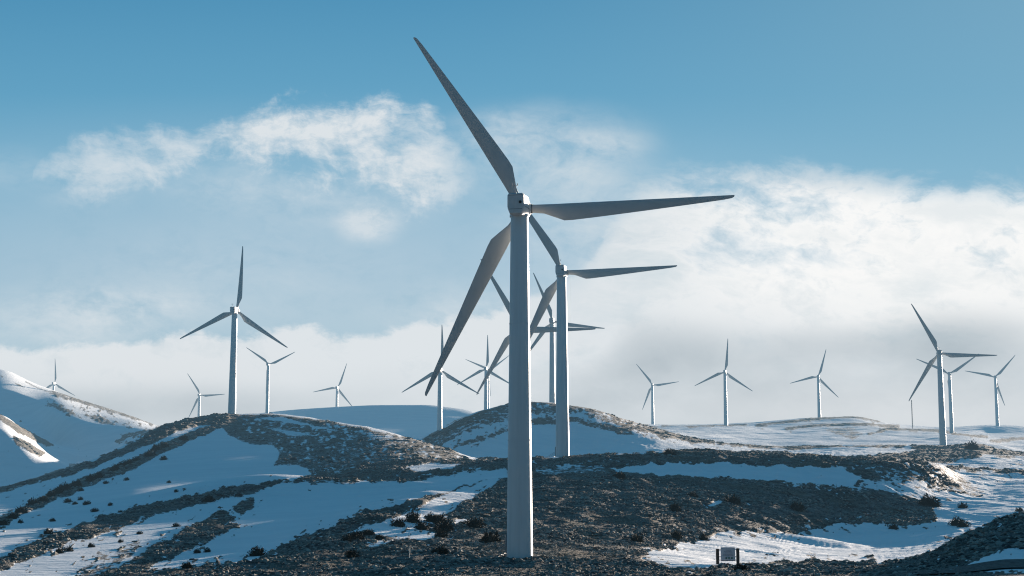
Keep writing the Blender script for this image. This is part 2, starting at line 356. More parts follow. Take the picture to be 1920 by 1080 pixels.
# hill with the turbine on the left
poly([(405,795),(430,776),(500,775),(640,793),(760,818),(850,843),(912,861),(955,860),(950,881),(867,885),(790,902),(774,906),(725,902),(631,908),(582,902),(533,906),(541,903),(582,889),(554,872),(513,876),(525,852),(513,836),(469,831),(432,819)], .72)
poly([(700,870),(780,862),(950,860),(950,881),(867,885),(790,902),(725,902),(631,908),(533,907),(560,898),(620,892)], 1)
poly([(0,1049),(102,1001),(163,977),(253,953),(346,932),(460,908),(545,900),(533,907),(448,931),(387,943),(318,960),(253,980),(183,1005),(134,1013),(81,1041),(0,1074),(-140,1110),(-140,1090)], 1)
poly([(196,1074),(285,1027),(359,986),(407,962),(428,962),(437,972),(452,986),(387,1019),(305,1052),(265,1074),(230,1085),(170,1085)], 1)
poly([(437,955),(448,940),(478,928),(478,950),(455,966)], .85)
poly([(-20,980),(24,965),(65,941),(122,908),(171,889),(228,868),(277,846),(300,833),(345,815),(400,795),(430,776),(432,795),(359,826),(310,848),(277,866),(228,888),(171,908),(122,930),(65,957),(0,988),(-40,1002)], .92)
poly([(-140,950),(0,915),(65,897),(114,879),(161,868),(259,824),(300,801),(350,784),(430,774),(430,792),(380,798),(330,810),(290,832),(259,840),(192,868),(161,880),(65,908),(0,926),(-140,965)], .95)
poly([(140,1078),(180,1037),(262,1014),(244,1042),(175,1082)], .52)
poly([(540,905),(700,903),(760,907),(690,905),(600,912)], .5)
# snow lying in the heath
def snow(pts, v=0.0): poly(pts, v)
snow([(640,1000),(678,992),(725,978),(790,952),(830,925),(900,905),(947,888),(957,894),(925,912),(890,930),(850,955),(826,966),(800,972),(810,985),(790,992),(822,1008),(800,1014),(740,1010),(700,1000)], .12)
snow([(845,975),(880,972),(884,978),(850,984)], .2)
snow([(690,1020),(740,1012),(730,1024),(694,1028)], .42)
snow([(1136,882),(1217,869),(1347,868),(1440,874),(1522,875),(1583,879),(1619,897),(1599,914),(1534,908),(1440,902),(1368,899),(1299,893),(1225,889)], 0)
snow([(1000,880),(1060,872),(1130,874),(1140,886),(1080,889),(1000,888)], .55)
snow([(1328,948),(1345,940),(1358,944),(1350,950)], 0); snow([(1394,944),(1405,944),(1402,948)], 0)
snow([(1600,915),(1690,880),(1730,905),(1720,926),(1680,925)], .62)
snow([(1620,905),(1720,915),(1755,925),(1690,928),(1625,915)], .42)
snow([(1690,915),(1720,905),(1738,922),(1700,928)], .1)
snow([(1700,935),(1760,920),(1850,928),(1790,880),(1755,868),(1740,868),(1775,890),(1810,920),(1760,915),(1720,925)], .5)
snow([(1798,1072),(1830,1056),(1860,1042),(1895,1033),(1960,1030),(2060,1020),(2060,1078),(1880,1073)], .05)
snow([(476,782),(533,784),(582,799),(650,811),(600,806),(562,797),(520,790)], .1)
snow([(488,798),(537,808),(607,819),(541,818)], .3); line([(615,825),(725,831)], 2, .82)
snow([(745,881),(806,870),(875,872),(827,882),(786,885)], 0)
snow([(836,838),(892,851),(914,862),(876,857)], .1)
snow([(650,805),(720,815),(760,825),(700,822)], .45)
# rough edges left of the lit snow
# dome hill and the lines beyond
poly([(793,822),(850,789),(900,769),(950,760),(985,757),(985,775),(950,790),(900,800),(850,820),(820,836)], .5)
poly([(790,824),(850,790),(900,770),(955,760),(955,764),(900,776),(852,797),(800,826)], .8)
poly([(985,755),(1050,754),(1110,764),(1170,783),(1250,806),(1310,826),(1360,833),(1300,834),(1240,822),(1180,806),(1130,790),(1080,776),(1040,782),(990,778)], .68)
line([(1000,790),(1070,787),(1119,800),(1180,812)], 6, .64)
line([(850,838),(900,822),(950,805)], 4, .62)
poly([(1080,770),(1120,776),(1150,786),(1130,790),(1085,780)], .5)
line([(1280,821),(1350,833),(1420,837),(1480,840),(1600,839),(1700,836)], 3, .9)
poly([(1700,835),(1770,836),(1800,833),(1830,832),(1880,843),(1940,848),(2060,858),(2060,866),(1930,858),(1850,854),(1800,862),(1780,870),(1740,866),(1600,860),(1640,852),(1720,846)], .75)
line([(1779,876),(1860,880),(1920,887),(2060,895)], 3.5, .8)
line([(1420,798),(1522,785),(1603,782),(1650,789)], 2.6, .95); line([(1473,804),(1530,798),(1591,795),(1685,799)], 2.6, .95)
line([(1628,815),(1665,804),(1746,807),(1790,812)], 2.6, .95); line([(1856,826),(1930,822)], 3, .8); line([(1787,814),(1850,819)], 2.4, .9)
poly([(1540,803),(1600,800),(1620,815),(1600,827),(1570,815)], .5)
line([(1240,799),(1300,800),(1400,797)], 2.2, .85)
# mountain on the left edge
line([(96,736),(160,753),(230,775),(312,799)], 5, .62)
poly([(78,762),(101,754),(135,771),(150,781),(124,777),(100,764)], .62)
poly([(150,777),(190,780),(225,800),(190,795)], .62)
poly([(216,830),(233,812),(285,804),(308,804),(270,815),(235,822),(225,834)], .66)
poly([(-10,775),(0,776),(39,800),(104,836),(88,838),(34,812),(0,787),(-10,786)], .95)
poly([(23,815),(50,828),(86,850),(75,857),(29,833)], 1)
line([(28,718),(46,727)], 1.5, .9); line([(48,716),(70,727),(92,735)], 1.2, .9); line([(0,704),(6,707)], 1.5, .8)
line([(130,870),(165,872)], 3, .6); line([(170,866),(176,862)],2,.5)
# loose scraps of heath on the snow and of snow in the heath, along every edge
_e = np.abs(np.roll(cov, 16, 0)-np.roll(cov, -16, 0))+np.abs(np.roll(cov, 26, 1)-np.roll(cov, -26, 1))
ys_, xs_ = np.where((_e > .5) & (gy > 800) & (gy < 1080))
for q in _r.choice(len(ys_), 2600, replace=False):
    cx_, cy_ = gx[ys_[q], xs_[q]], gy[ys_[q], xs_[q]]
    near_ = np.clip((cy_-800)/200, .3, 1)
    an = R(-38+_r.random()*22) if cx_ < 980 else R(5+_r.random()*25)
    fleck(cx_, cy_, (2.0+8*_r.random()**2)*near_, (.8+1.3*_r.random())*near_, an, 1.0 if _r.random() < .62 else 0.0)
# rocky, patchy ground: snow caught in the heath of the left hill, stones on the round hill and the mountain
flecks([(440,785),(500,780),(640,797),(760,822),(900,862),(760,866),(620,890),(590,885),(520,845)], 430, 0.0, 1.2, 5, -12, 18, .6, 1.2)
flecks([(600,905),(760,885),(940,868),(940,880),(790,900)], 60, 0.0, 1.2, 5, -12, 18, .6, 1.2)
flecks([(790,826),(850,790),(900,771),(985,758),(985,800),(900,835),(830,838)], 250, 1.0, 1.5, 6, -30, -5, .6, 1.3)
flecks([(990,757),(1110,768),(1250,808),(1330,832),(1250,830),(1150,812),(1080,795),(990,795)], 260, 1.0, 1.2, 4.5, 5, 30, .6, 1.2)
flecks([(990,757),(1110,768),(1230,804),(1180,804),(1080,780),(990,778)], 130, 0.0, 1.2, 4, 5, 30, .6, 1.1)
flecks([(1170,800),(1300,828),(1420,842),(1350,850),(1200,825)], 70, 1.0, 1.2, 5, 8, 20, .5, 1.0)
flecks([(1560,872),(1740,870),(1840,930),(1700,930),(1600,912)], 260, 0.0, 1.5, 7, 18, 42, .6, 1.4)
flecks([(1500,905),(1700,915),(1760,930),(1640,925),(1400,905)], 130, 0.0, 1.5, 6, 0, 12, .6, 1.3)
flecks([(1000,868),(1420,858),(1600,868),(1300,866),(1000,884)], 110, 0.0, 1.5, 5, -5, 10, .5, 1.1)
flecks([(80,752),(110,738),(312,800),(280,812),(220,800),(120,778)], 210, 1.0, 1.2, 5, 12, 32, .6, 1.2)
flecks([(210,830),(235,806),(312,800),(260,832)], 60, 1.0, 1.2, 5, -30, 20, .6, 1.2)
flecks([(0,790),(60,770),(180,866),(60,880),(0,860)], 30, 1.0, 1.2, 4, 20, 45, .6, 1.1)
flecks([(1380,800),(1520,784),(1650,790),(1760,812),(1600,828),(1450,820)], 80, 1.0, 2, 9, -6, 8, .4, .8)
flecks([(1770,835),(1930,846),(1930,900),(1790,880)], 90, 1.0, 1.5, 6, 0, 15, .5, 1.1)
flecks([(1790,872),(1930,888),(1930,915),(1850,905)], 60, 1.0, 1.5, 8, 15, 40, .5, 1.1)
def blur(a, n):
    k = np.ones(2*n+1)/(2*n+1)
    a = np.apply_along_axis(lambda r: np.convolve(np.pad(r, n, 'edge'), k, 'valid'), 0, a)
    return np.apply_along_axis(lambda r: np.convolve(np.pad(r, n, 'edge'), k, 'valid'), 1, a)
covb = blur(cov, 1)*.75+blur(cov, 6)*.25
EE = ZZ/np.maximum(YY, 1)
PX, PY = pix(acol[None, :]*np.ones_like(EE), EE)
fine = np.clip(YY/300, .6, 4)
wx = fbm(XX/(9*fine), YY/(14*fine), 4, 50)*9 + fbm(XX/(2.2*fine), YY/(3*fine), 3, 90)*8
wy = fbm(XX/(9*fine), YY/(14*fine), 4, 60)*5 + fbm(XX/(1.4*fine), YY/(3*fine), 3, 95)*5
wf = np.clip(1.3-YY/900, .18, 1)
sx = np.clip((PX+wx*wf+140), 0, CW-1.01); sy = np.clip((PY+wy*wf), 0, CH-1.01)
ix = sx.astype(int); iy = sy.astype(int); fx = sx-ix; fy_ = sy-iy
COV = (covb[iy, ix]*(1-fx)+covb[iy, ix+1]*fx)*(1-fy_)+(covb[iy+1, ix]*(1-fx)+covb[iy+1, ix+1]*fx)*fy_
COV = np.where(YY < 120, .9, COV)
# where nothing was photographed the slopes are patchy heath and snow
off = np.clip((np.abs(acol)-.31)/.05, 0, 1)[None, :]
COV = COV*(1-off)+off*np.clip(.45+fbm(XX/60, YY/60, 3, 7)*.9, 0, 1)
hm = np.clip((COV-.5)/.45, 0, 1)**1.3
left = np.clip((1000-PX)/300, 0, 1)*np.clip((PX+400)/300, 0, 1)
# relief: broad swells, snow drifts, heath hummocks
far = np.clip((YY-100)/100, 0, 1)
ZZ = ZZ + fbm(XX/26, YY/38, 3, 20)*(.5-.4*left)*far*np.clip(YY/300, .4, 3)*np.clip(1.5-YY/1500, .3, 1)
ZZ += hm*far*((fbm(XX/2.6, YY/3.0, 3, 31))*.34 + np.abs(fbm(XX/7, YY/9, 2, 35))*.45)*np.clip(YY/260, .7, 1.8)
rx_ = XX*.80+YY*.60; ry_ = -XX*.60+YY*.80
drf = (1-hm)*far*np.clip((900-YY)/300, .12, 1)*(1-.92*left*np.clip((YY-150)/100, 0, 1)*np.clip((620-PX)/120, 0, 1))
ZZ += drf*fbm(rx_/9, ry_/2.6, 3, 44)*.16*np.clip(YY/300, .6, 2)
qx_ = XX*.64-YY*.77; qy_ = XX*.77+YY*.64          # wind scoured grooves running down to the right
ZZ += drf*(np.abs(fbm(qx_/26+fbm(XX/20, YY/20, 2, 70)*1.2, qy_/5+fbm(XX/14, YY/14, 2, 71)*2.2, 4, 48))*.40+fbm(qx_/8, qy_/1.4, 2, 49)*.05)*np.maximum(np.clip((PX-900)/300, .12, 1), .6*np.clip((PX-600)/60, 0, 1)*np.clip((PY-890)/15, 0, 1))
COVN = COV

def material_ground():
    m, nt = new_mat('snow_and_heath')
    at_ = nt.nodes.new('ShaderNodeAttribute'); at_.attribute_name = 'cover'; c = N(nt, at_.outputs['Fac'])
    P1 = world_pos(nt); _s = nt.nodes.new('ShaderNodeSeparateXYZ'); nt.links.new(P1, _s.inputs[0]); sepP = _s.outputs[1]
    dn = (N(nt, sepP)-380)*(1/500); g1 = noise(nt, P1, .9, 5, .65)*(1-dn.sat())+noise(nt, P1, .28, 5, .75)*dn.sat()-.5; g2 = noise(nt, P1, .12, 4, .6)-.5
    heath = (c+g1*(2.7-(c-.65).abs()*2.6)+g2*.28).step(.45, .55)
    rot = world_pos(nt, .10, .45, .3, R(38)); streak = noise(nt, rot, 1.6, 5, .6)
    drift = noise(nt, world_pos(nt, .05, .16, .1, R(32)), 1, 4, .55)
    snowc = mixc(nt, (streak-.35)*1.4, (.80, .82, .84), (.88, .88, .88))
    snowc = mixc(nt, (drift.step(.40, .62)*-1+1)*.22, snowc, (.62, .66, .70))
    hn = noise(nt, P1, .5, 6, .7); hb = noise(nt, P1, 3.1, 4, .7); hg = noise(nt, P1, .07, 4, .6)
    hc = mixc(nt, hn.step(.36, .62), (.068, .073, .076), (.27, .25, .225))
    hc = mixc(nt, hb.step(.5, .72)*.6, hc, (.30, .285, .26))
    hc = mixc(nt, hg.step(.50, .62)*.6, hc, (.17, .14, .10)); hc = mixc(nt, (1-hg.step(.36, .46))*.5, hc, (.045, .055, .040))
    hc = mixc(nt, (1-hb.step(.32, .46))*.7, hc, (.022, .023, .025))
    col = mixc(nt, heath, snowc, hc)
    hh = heath*(hb*.9+hn*1.2)*.55+(1-heath)*(streak*.30+noise(nt, world_pos(nt, .5, 1.6, 1, R(38)), 1.5, 3, .6)*.08)+heath*.12
    nr = bump(nt, hh, .9, 1.0)
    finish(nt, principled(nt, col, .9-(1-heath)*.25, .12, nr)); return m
MG = material_ground()
def ground_piece(name, k0, k1, label):
    r = np.where((KI >= k0-1e-6) & (KI <= k1+1e-6))[0]
    if k1 < len(K)-1: r = np.append(r, r[-1]+1) if KI[r[-1]] < k1-1e-6 else r
    xs, ys, zs = XX[r], YY[r], ZZ[r]; n = len(r)
    v = np.stack([xs.ravel(), ys.ravel(), zs.ravel()], 1)
    i = np.arange(n-1)[:, None]*NC+np.arange(NC-1)[None, :]; i = i.ravel()
    f = np.stack([i, i+1, i+NC+1, i+NC], 1)
    me = np_mesh(name, v, f, MG, True)
    at_ = me.attributes.new('cover', 'FLOAT', 'POINT'); at_.data.foreach_set('value', COVN[r].ravel().astype(np.float32))
    o = link(name, me); tag(o, label, kind='structure'); return o
ground_piece('ground', 0, 11, 'near hillside of brown heath and wind packed snow')
ground_piece('hillside', 11, 14, 'dark ridge with snow flank under the left turbine')
ground_piece('hill', 14, 16, 'rounded snowy hill behind the second turbine')
ground_piece('distant_hills', 16, len(K)-1, 'pale snow covered hills on the skyline')

def ground_hit(px, py):
    a, e = ae(px, py); c = int(np.argmin(np.abs(acol-a)))
    e_ = ZZ[:, c]/np.maximum(YY[:, c], 1); ok = np.where((e_ >= e) & (YY[:, c] > 120))[0]
    r = ok[0] if len(ok) else int(np.argmax(np.where(YY[:, c] > 120, e_, -9)))
    return Vector((acol[c]*YY[r, c], YY[r, c], ZZ[r, c]))
def ground_z(x, y):
    a = x/max(y, 90); c = int(np.argmin(np.abs(acol-a))); return float(np.interp(y, YY[:, c], ZZ[:, c]))

# ------------------------------------------------------------------ heath tufts (ground cover nobody could count)
def mat_heath(name, c0, c1, c2):
    m, nt = new_mat(name)
    g = nt.nodes.new('ShaderNodeNewGeometry'); rnd = N(nt, g.outputs['Random Per Island'])
    P = world_pos(nt); a = noise(nt, P, .25, 3, .6)
    col = mixc(nt, rnd.pow(1.3), c0, c1); col = mixc(nt, a.step(.5, .68)*.6, col, c2)
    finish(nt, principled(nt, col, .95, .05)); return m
MT = mat_heath('heath_twigs', (.050, .055, .057), (.37, .34, .30), (.18, .18, .15))
def tuft_templates(n):
    out = []
    for q in range(n):
        k = 5; ang = np.linspace(0, 2*np.pi, k, endpoint=False)+rng.random(k)*.7
        b = np.stack([np.cos(ang)*(.8+rng.random(k)*.5), np.sin(ang)*(.8+rng.random(k)*.5), np.full(k, -.3)], 1)
        m = b*np.array([.75, .75, 1]); m[:, 2] = .25+rng.random(k)*.45; m[:, :2] += (rng.random((k, 2))-.5)*.35
        t = np.array([[rng.random()*.5-.25, rng.random()*.5-.25, .75+rng.random()*.5]])
        v = np.concatenate([b, m, t]); f = []
        for i in range(k):
            j = (i+1) % k; f += [(i, j, k+j), (i, k+j, k+i), (k+i, k+j, 2*k)]
        out.append((v, np.array(f)))
    return out
TT = tuft_templates(14)
def scatter_tufts(name, ylo, yhi, n, s0, s1, label, hk=.55):
    vis = (YY >= ylo) & (YY < yhi) & (np.abs(acol)[None, :] < .335) & (COVN > .52)
    vis &= (rng.random(vis.shape) < np.clip((COVN-.58)*2.4, 0, 1))
    rr, cc = np.where(vis)
    # weight by true ground area
    wgt = (YY[rr, cc]*(np.abs(np.gradient(YY, axis=0))[rr, cc])); wgt /= wgt.sum()
    pick = rng.choice(len(rr), n, p=wgt); rr, cc = rr[pick], cc[pick]
    x = XX[rr, cc]+(rng.random(n)-.5)*.6; y = YY[rr, cc]+(rng.random(n)-.5)*.6; z = ZZ[rr, cc]
    clump = np.clip(.75+fbm(x/6, y/6, 3, 77)*1.1, .35, 1.8)
    s = (s0+(s1-s0)*rng.random(n)**2.2)*clump
    V, F, base = [], [], 0; grp = rng.integers(0, len(TT), n)
    for g, (tv, tf) in enumerate(TT):
        m = np.where(grp == g)[0]; k = len(m); th = rng.random(k)*6.283
        c, s_ = np.cos(th), np.sin(th); sc = s[m]
        vx = (tv[None, :, 0]*c[:, None]-tv[None, :, 1]*s_[:, None])*sc[:, None]+x[m][:, None]
        vy = (tv[None, :, 0]*s_[:, None]+tv[None, :, 1]*c[:, None])*sc[:, None]+y[m][:, None]
        vz = tv[None, :, 2]*(sc*hk*(.7+.6*rng.random(k)))[:, None]+z[m][:, None]
        V.append(np.stack([vx, vy, vz], 2).reshape(-1, 3))
        F.append((tf[None]+(np.arange(k)*len(tv))[:, None, None]+base).reshape(-1, 3)); base += k*len(tv)
    me = np_mesh(name, np.concatenate(V), np.concatenate(F), MT, False)
    tag(link(name, me), label, 'heath', kind='stuff')
scatter_tufts('heath', 130, 420, 190000, .11, .40, 'low brown heath tufts covering the near hillside')
scatter_tufts('heath', 420, 800, 40000, .3, .8, 'low dark heath on the ridges behind the near slope')

# ------------------------------------------------------------------ shrubs
MSH = mat_heath('shrub_twigs', (.020, .025, .026), (.075, .076, .062), (.04, .046, .036))
def shrub_mesh(seed):
    r = np.random.default_rng(seed); V, F = [], []
    n = 620
    for i in range(n):
        th = r.random()*6.283; ph = math.acos(1-r.random()*1.15); ph = min(ph, 1.65)
        rad = (.45+.55*r.random()**.5)*(1+.25*math.sin(th*3+seed)+.15*math.sin(th*5+ph*4))
        p = np.array([math.sin(ph)*math.cos(th)*rad, math.sin(ph)*math.sin(th)*rad, math.cos(ph)*rad*.85+.02])
        d = p/np.linalg.norm(p); d = d+(r.random(3)-.5)*.9; d /= np.linalg.norm(d)
        l = .10+.20*r.random(); s = np.cross(d, r.random(3)-.5); s /= np.linalg.norm(s)+1e-6
        q = p-d*l*.5; b = len(V)
        V += [q-s*l*.28, q+s*l*.28, p+d*l*.7]; F.append((b, b+1, b+2))
    # dark woody core
    b = len(V); K_ = 9
    ring = []
    for lv, (zz, rr) in enumerate(((-.25, .75), (.2, .66), (.5, .42))):
        for k in range(K_): V.append(np.array([math.cos(k*6.283/K_)*rr*(.8+.4*r.random()), math.sin(k*6.283/K_)*rr*(.8+.4*r.random()), zz]))
    V.append(np.array([0, 0, .66]))
    for lv in range(2):
        for k in range(K_):
            a0 = b+lv*K_+k; a1 = b+lv*K_+(k+1) % K_; F += [(a0, a1, a1+K_), (a0, a1+K_, a0+K_)]
    for k in range(K_): F.append((b+2*K_+k, b+2*K_+(k+1) % K_, b+3*K_))
    return np_mesh('shrub', np.array(V), np.array(F), MSH, False)
SHM = [shrub_mesh(s) for s in range(5)]
def shrub(px, py, r, label, group=None):
    p = ground_hit(px, py+r*.5); o = link('shrub', SHM[random.randrange(5)])
    k = r*p.y/FPX*1.3; o.location = p; o.scale = (k*random.uniform(.95, 1.3), k*random.uniform(.9, 1.2), k*random.uniform(1.1, 1.4)); o.rotation_euler.z = random.uniform(0, 6.28)
    return tag(o, label, 'shrub', group)
for px, py, r in [(238,899,4),(306,860,5),(163,944,5),(151,936,4),(177,958,5),(206,946,4),(141,944,4),(128,940,5),(151,919,4),(98,976,4),(90,999,6),(39,979,4),(330,922,3),(318,904,3),(198,905,4),(225,960,3)]:
    shrub(px, py, r, 'small dark shrub standing alone on the blue shaded snow of the left hill', 'lone shrubs on the shaded snow of the left hill')
for px, py, r in [(169,897,8),(186,893,7),(215,880,7),(228,872,6),(110,921,8),(122,915,9),(61,943,8),(40,958,7),(80,936,7),(145,908,7),(255,862,6),(293,842,8),(280,852,7),(5,982,7),(24,968,7),(95,928,6),(240,868,7),(310,836,6),(345,822,6)]:
    shrub(px, py, r, 'dark shrub in the bushy line climbing the left hill', 'shrubs in the line climbing the left hill')
for px, py, r in [(130,1031,6),(112,1035,6),(171,1024,5),(389,1033,5),(369,1035,5),(350,1062,7),(391,939,7),(330,985,5),(262,1000,4),(225,1015,4)]:
    shrub(px, py, r, 'dark shrub between the heath bands at lower left', 'shrubs between the heath bands at lower left')
for px, py, r in [(747,982,9),(774,974,12),(792,988,10),(808,974,10),(822,976,10),(835,990,12),(826,1003,10)]:
    shrub(px, py, r, 'dark round shrub in the clump on the streaked snow left of the main tower', 'shrub clump on the streaked snow')
for px, py, r in [(668,1006,11),(690,1000,7),(650,1012,7),(712,1008,6)]:
    shrub(px, py, r, 'dark shrub on the shaded bank left of the snow streaks', 'shrubs on the shaded bank')
for px, py, r, l in [
    (482,1037,11,'spiky dark shrub alone on snow at the edge of the foreground heath'),
    (920,1011,13,'dark shrub in the heath close left of the main tower base'),
    (888,984,13,'dark shrub beside the small snow scrap left of the main tower'),
    (827,1035,11,'low dark shrub in the foreground heath below the shrub clump'),
    (660,1040,10,'low dark shrub in the foreground heath at lower left centre'),
    (1193,1013,9,'dark shrub in the heath above the left tip of the lower snowfield'),
    (1270,1005,9,'dark shrub on the heath edge above the signboard snow'),
    (1319,1010,7,'small dark shrub at the upper edge of the signboard snowfield'),
    (1162,893,8,'rounded shrub at the left end of the blue snow pocket'),
    (1374,938,11,'dark shrub between two tiny snow scraps in the wide heath'),
    (1299,930,7,'low dark shrub left of the tiny snow scraps in the heath'),
    (1254,849,8,'shrub on the crest above the blue snow pocket'),
    (1266,954,9,'low shrub in the middle of the wide heath'),
    (1493,952,9,'broad dark shrub in the right half of the wide heath'),
    (1740,940,12,'dark shrub on the bright snow at the right tip of the heath'),
    (1752,946,8,'small shrub beside the dark one at the right tip of the heath'),
    (1805,950,6,'small rock-like shrub alone on the bright right slope'),
    (1795,980,10,'dark shrub on bright snow with a blue shadow, above the dark bank'),
    (1806,984,8,'shrub touching the right side of the one with the blue shadow'),
    (1675,989,6,'small dark shrub in the blue shaded snow hollow'),
    (1911,957,5,'tiny shrub on snow at the right edge above the dark bank'),
    (1823,838,9,'shrub on the far dark ridge right of the right tower'),
    (1390,1065,9,'low shrub at the foot of the right signboard post')]:
    shrub(px, py, r, l)

# ------------------------------------------------------------------ painted steel and fibreglass
def mat_paint(name, col, rough=.38, grime=.25, streak=True):
    m, nt = new_mat(name)
    tcn = nt.nodes.new('ShaderNodeTexCoord'); mp = nt.nodes.new('ShaderNodeMapping'); nt.links.new(tcn.outputs['Object'], mp.inputs[0])
    mp.inputs['Scale'].default_value = (2.2, 2.2, .12 if streak else 1)
    n = noise(nt, mp.outputs[0], 1.2, 6, .65); n2 = noise(nt, mp.outputs[0], .35, 3, .5)
    d = ((n-.42)*1.8).sat()*grime+((n2-.45)*1.5).sat()*grime*.6
    c = mixc(nt, d, col, tuple(x*.52 for x in col))
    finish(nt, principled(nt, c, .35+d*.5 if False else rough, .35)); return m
M_TOWER = mat_paint('tower_paint', (.52, .57, .59), .45, .35)
M_NAC = mat_paint('nacelle_paint', (.46, .48, .49), .45, .35, False)
def mat_blade():
    m, nt = new_mat('blade_gelcoat')
    tcn = nt.nodes.new('ShaderNodeTexCoord'); mp = nt.nodes.new('ShaderNodeMapping'); nt.links.new(tcn.outputs['Object'], mp.inputs[0])
    mp.inputs['Scale'].default_value = (1.6, 1.6, .8)
    n = noise(nt, mp.outputs[0], 1.0, 6, .65); n2 = noise(nt, mp.outputs[0], .45, 4, .6)
    c = mixc(nt, ((n-.45)*2).sat()*.45, (.44, .435, .43), (.29, .275, .26))
    c = mixc(nt, n2.step(.58, .70)*.25, c, (.14, .14, .145))
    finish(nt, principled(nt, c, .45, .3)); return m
M_BLADE = mat_blade()
M_DARK = mat_paint('dark_rubber', (.02, .02, .022), .6, 0)
M_STEEL = mat_paint('galvanised_steel', (.30, .31, .32), .5, .3)

def bm_mesh(name, bm, mat, smooth=None):
    me = bpy.data.meshes.new(name); bmesh.ops.recalc_face_normals(bm, faces=bm.faces); bm.to_mesh(me); bm.free()
    me.materials.append(mat)
    if smooth is not None:
        for p in me.polygons: p.use_smooth = True
        me.set_sharp_from_angle(angle=smooth)
    return me
def lathe(prof, n=64):
    bm = bmesh.new(); rings = []
    for r, z in prof:
        rings.append([bm.verts.new((r*math.cos(6.28318*i/n), r*math.sin(6.28318*i/n), z)) for i in range(n)])
    for a, b in zip(rings, rings[1:]):
        for i in range(n): bm.faces.new((a[i], a[(i+1) % n], b[(i+1) % n], b[i]))
    bm.faces.new(rings[0][::-1]); bm.faces.new(rings[-1]); return bm
def box(bm, c, s, rot=None):
    m = Matrix.Translation(c) @ (rot or Matrix()) @ Matrix.Diagonal((*s, 1)); bmesh.ops.create_cube(bm, size=1, matrix=m)
def rod(bm, p, q, r, n=8):
    p, q = Vector(p), Vector(q); d = q-p
    m = Matrix.Translation((p+q)/2) @ d.to_track_quat('Z', 'Y').to_matrix().to_4x4()
    bmesh.ops.create_cone(bm, cap_ends=True, segments=n, radius1=r, radius2=r, depth=d.length, matrix=m)

# turbine: rotor axis along local +Y, machine 40 m to the hub, rotor radius 23.6
HUB, RAD, OVER = 40.0, 24.4, 2.5; TILT = R(5)
def tower_profile(H=39.0):
    pr = [(1.50, -1.5), (1.50, .02), (1.46, .05)]
    for zf in (13.2, 26.4):
        r = 1.46-(1.46-.99)*zf/H
        pr += [(r+.004, zf-.06), (r+.035, zf-.05), (r+.035, zf+.05), (r-.002, zf+.06)]
    pr += [(1.0, H-.25), (1.12, H-.24), (1.12, H), (.4, H+.05)]
    return pr
TOWER = bm_mesh('tower', lathe(tower_profile(), 72), M_TOWER, R(30))
def sections(secs):
    bm = bmesh.new(); R_ = [[bm.verts.new(p) for p in s] for s in secs]
    for a, b in zip(R_, R_[1:]):
        n = len(a)
        for i in range(n): bm.faces.new((a[i], a[(i+1) % n], b[(i+1) % n], b[i]))
    bm.faces.new(R_[0][::-1]); bm.faces.new(R_[-1]); return bm
def nac_section(y, k, kz=1.0, dz=0):
    w_, top = 1.0*k, 1.22*kz
    P = [(-.80*w_, top), (.80*w_, top), (.97*w_, top-.20), (1.0*w_, -.25), (.96*w_, -.55), (.70*w_, -1.2*kz), (-.70*w_, -1.2*kz), (-.96*w_, -.55), (-1.0*w_, -.25), (-.97*w_, top-.20)]
    return [(x, y, z+dz) for x, z in P]
def nacelle():
    bm = sections([nac_section(-2.7, .86, .9), nac_section(-2.6, .95, .97), nac_section(-2.3, 1), nac_section(.8, 1), nac_section(1.2, .93, .95), nac_section(1.35, .80, .82)])
    bmesh.ops.bevel(bm, geom=[e for e in bm.edges if abs(e.verts[0].co.y-e.verts[1].co.y) > .5], offset=.07, segments=2, affect='EDGES')
    return bm_mesh('nacelle', bm, M_NAC, R(35))
NAC = nacelle()
b = bmesh.new()
for zz in (.95, -.62): box(b, (0, -2.705, zz), (1.55, .02, .035))
for sx_ in (-1, 1): box(b, (sx_*1.004, -.8, -.25), (.02, 3.0, .04))
SEAM = bm_mesh('panel_seam', b, M_DARK)
b = bmesh.new(); bmesh.ops.create_cone(b, cap_ends=True, segments=20, radius1=.17, radius2=.17, depth=.12, matrix=Matrix.Translation((.55, -2.70, .15)) @ Matrix.Rotation(R(90), 4, 'X'))
VENT = bm_mesh('vent', b, M_DARK, R(40))
b = bmesh.new(); rod(b, (-.15, -2.1, 1.3), (-.15, -2.1, 2.5), .035); rod(b, (-.45, -2.1, 2.1), (.15, -2.1, 2.1), .025); rod(b, (-.45, -2.1, 2.1), (-.45, -2.1, 2.35), .05); rod(b, (.15, -2.1, 2.1), (.15, -2.1, 2.35), .05); box(b, (-.15, -2.1, 1.24), (.4, .4, .06))
ANEM = bm_mesh('wind_vane', b, M_STEEL, R(40))
bm = lathe([(.35, -.05), (.98, 0), (1.08, .25), (1.08, .95), (.98, 1.3), (.74, 1.65), (.40, 1.9), (.06, 1.98)], 40)
for v in bm.verts: v.co = Vector((v.co.x, v.co.z-.75, v.co.y))
SPIN = bm_mesh('spinner', bm, M_NAC, R(35))
